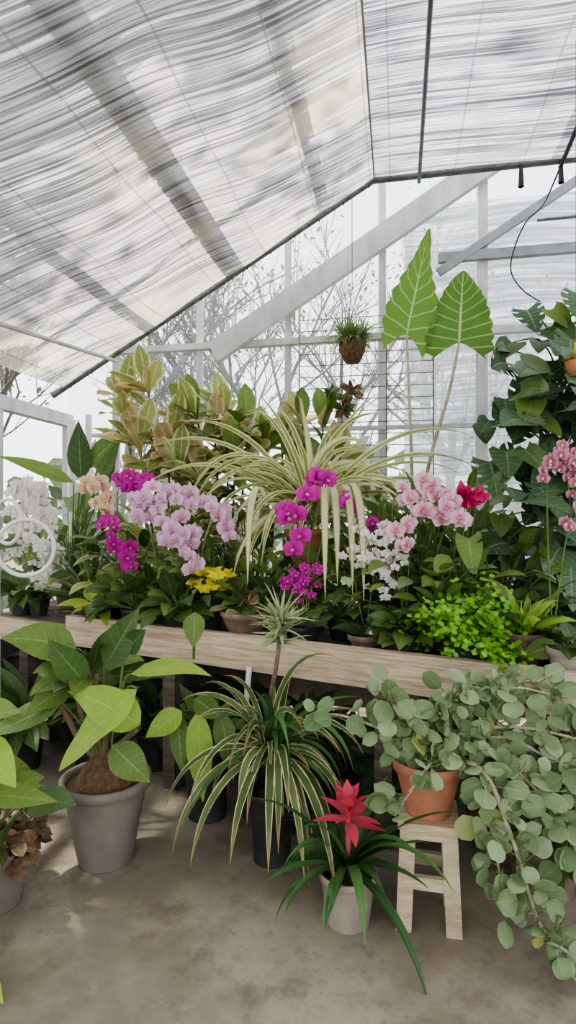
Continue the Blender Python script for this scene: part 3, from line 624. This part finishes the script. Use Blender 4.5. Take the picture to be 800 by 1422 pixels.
# stool
mb=MB(); c=V((.52,2.14,0)); a=math.radians(-12); X=V((math.cos(a),math.sin(a),0)); Y=V((-math.sin(a),math.cos(a),0)); hs=.39
def S(x,y,z): return c+X*x+Y*y+V((0,0,z))
for k in (-1,0,1): mb.box(S(-.108,k*.07,hs-.012),S(.108,k*.07,hs-.012),.067,.024,'stool')
for sx in (-1,1):
    for sy in (-1,1): mb.box(S(sx*.088,sy*.085,0),S(sx*.072,sy*.072,hs-.02),.055,.032,'stool',up=Y)
for sy in (-1,1): mb.box(S(-.085,sy*.078,.17),S(.085,sy*.078,.17),.022,.045,'stool'); mb.box(S(-.075,sy*.075,hs-.045),S(.075,sy*.075,hs-.045),.022,.04,'stool')
for sx in (-1,1): mb.box(S(sx*.08,-.075,.12),S(sx*.08,.075,.12),.022,.04,'stool')
mb.make('wooden_stool',c)
# silver trailing plant
mb=MB(); rt=V((.52,2.14,hs)); pot(mb,rt,.125,.20,'terra',.08,rim=.03)
tp=(.52,2.14,.57)
paths=[[(.45,2.1,.70),(.38,2.05,.80),(.35,2.0,.88)],[(.6,2.15,.74),(.75,2.15,.84),(.95,2.2,.86)],[(.7,2.0,.66),(.85,1.95,.55),(.95,1.95,.4),(.98,1.95,.3)],
[(.66,1.98,.62),(.74,1.9,.42),(.80,1.86,.2),(.88,1.85,.08)],[(.4,2.1,.68),(.2,2.15,.74),(.07,2.2,.72)],[(.65,2.1,.70),(.85,2.05,.73),(1.05,2.0,.70)],
[(.5,2.02,.62),(.42,1.98,.54),(.37,1.97,.47)],[(.8,2.1,.66),(.95,2.05,.5),(1.1,2,.45)],[(.56,2.1,.74),(.60,2.1,.84)],[(.7,2.15,.78),(.82,2.1,.86),(1.0,2.1,.82)],[(.75,2.05,.7),(.95,2.0,.62),(1.08,1.95,.6)],[(.66,2.0,.6),(.70,1.95,.36),(.72,1.9,.18)]]
for i,pp in enumerate(paths):
    pts=smooth([tp]+pp,9); mb.tube(pts,.011 if i in (2,3,5) else .007,.004,'stemp',7)
    n=len(pts); NL=60 if i in (2,3) else 42
    for k in range(NL):
        c0=pts[int(3+(n-4)*k/NL)]; d=V((U(-1,1),U(-.8,.2),U(-.8,.8))).normalized(); b=c0+d*U(.02,.07)
        if i==4 and k%3: continue
        if b.y<2.16 and abs(b.x-.51)<.13 and b.z<.585: continue
        b.z=max(b.z,.05)
        mb.tube([c0,b],.003,.002,'stem',4)
        leaf(mb,b,d,V((U(-.9,.9),-1,U(-.2,1.5))),U(.04,.085),U(.04,.08),'silver' if R()<.985 else 'silver2','round',U(-.2,.9),.14,ns=6,nc=4,cup=U(-.12,.25))
leaf(mb,(.60,1.98,.46),(.3,-.1,-1),(-.1,-1,.2),.09,.085,'silver2','round',0,.05); leaf(mb,(.68,1.95,.50),(.3,-.1,-1),(-.1,-1,.2),.07,.065,'silver2','round',0,.05)
mb.make('potted_silver_pellionia',rt)
# floor pots
def fpot(c,r,h,pm,n,L,W,mats,el=(10,75),pet=.1):
    mb=MB(); rt=V(c); pot(mb,rt,r,h,pm); clump(mb,rt+V((0,0,h-.02)),n,L,W,el,pet,.8,mats,'lance'); mb.make('potted_aglaonema',rt)
fpot((1.02,2.3,0),.15,.2,'terra2',30,.22,.07,['dark','mid'],(10,70),.05)
fpot((1.35,2.5,0),.16,.3,'blackpot',30,.28,.09,['dark','mid'])
fpot(B(.55,.25,0),.14,.26,'blackpot',40,.22,.08,['dark'])
fpot(B(-1.35,.1,0),.14,.3,'blackpot',36,.26,.10,['dark','mid'],(10,80),.15)
fpot(B(-.6,.6,0),.14,.26,'blackpot',46,.26,.09,['dark'],(10,80),.15)
fpot(B(-.05,.35,0),.12,.22,'blackpot',46,.22,.08,['dark'],(10,80),.15)
fpot(B(-1.7,-.12,0),.14,.26,'blackpot',36,.26,.10,['dark'],(10,80),.15)
fpot(B(-1.0,.25,0),.12,.22,'blackpot',40,.22,.08,['dark','mid'],(10,80),.18)
fpot(B(.15,.25,0),.11,.22,'blackpot',40,.20,.07,['dark'],(10,80),.18)
# ---------------------------------------------------------------- light
w=bpy.data.worlds.new('World'); bpy.context.scene.world=w; w.use_nodes=True
nt=w.node_tree; bg=nt.nodes['Background']; bg.inputs[0].default_value=(.93,.96,1,1); bg.inputs[1].default_value=3.0
sl=bpy.data.lights.new('sun','SUN'); sl.energy=11; sl.angle=math.radians(2); sl.color=(1,.93,.80)
so=bpy.data.objects.new('sun',sl); COL.objects.link(so); so.rotation_euler=V((.55,-.10,-1)).to_track_quat('-Z','Y').to_euler(); so.location=(-3,0,8)
bpy.context.scene.view_settings.look='AgX - Medium High Contrast'
cam=bpy.data.cameras.new('camera'); co=bpy.data.objects.new('camera',cam); COL.objects.link(co)
cam.sensor_fit='VERTICAL'; cam.sensor_height=36; cam.lens=36*800/1422; co.location=(0,0,1.5); co.rotation_euler=(math.radians(90),0,0); cam.clip_start=.05
bpy.context.scene.camera=co
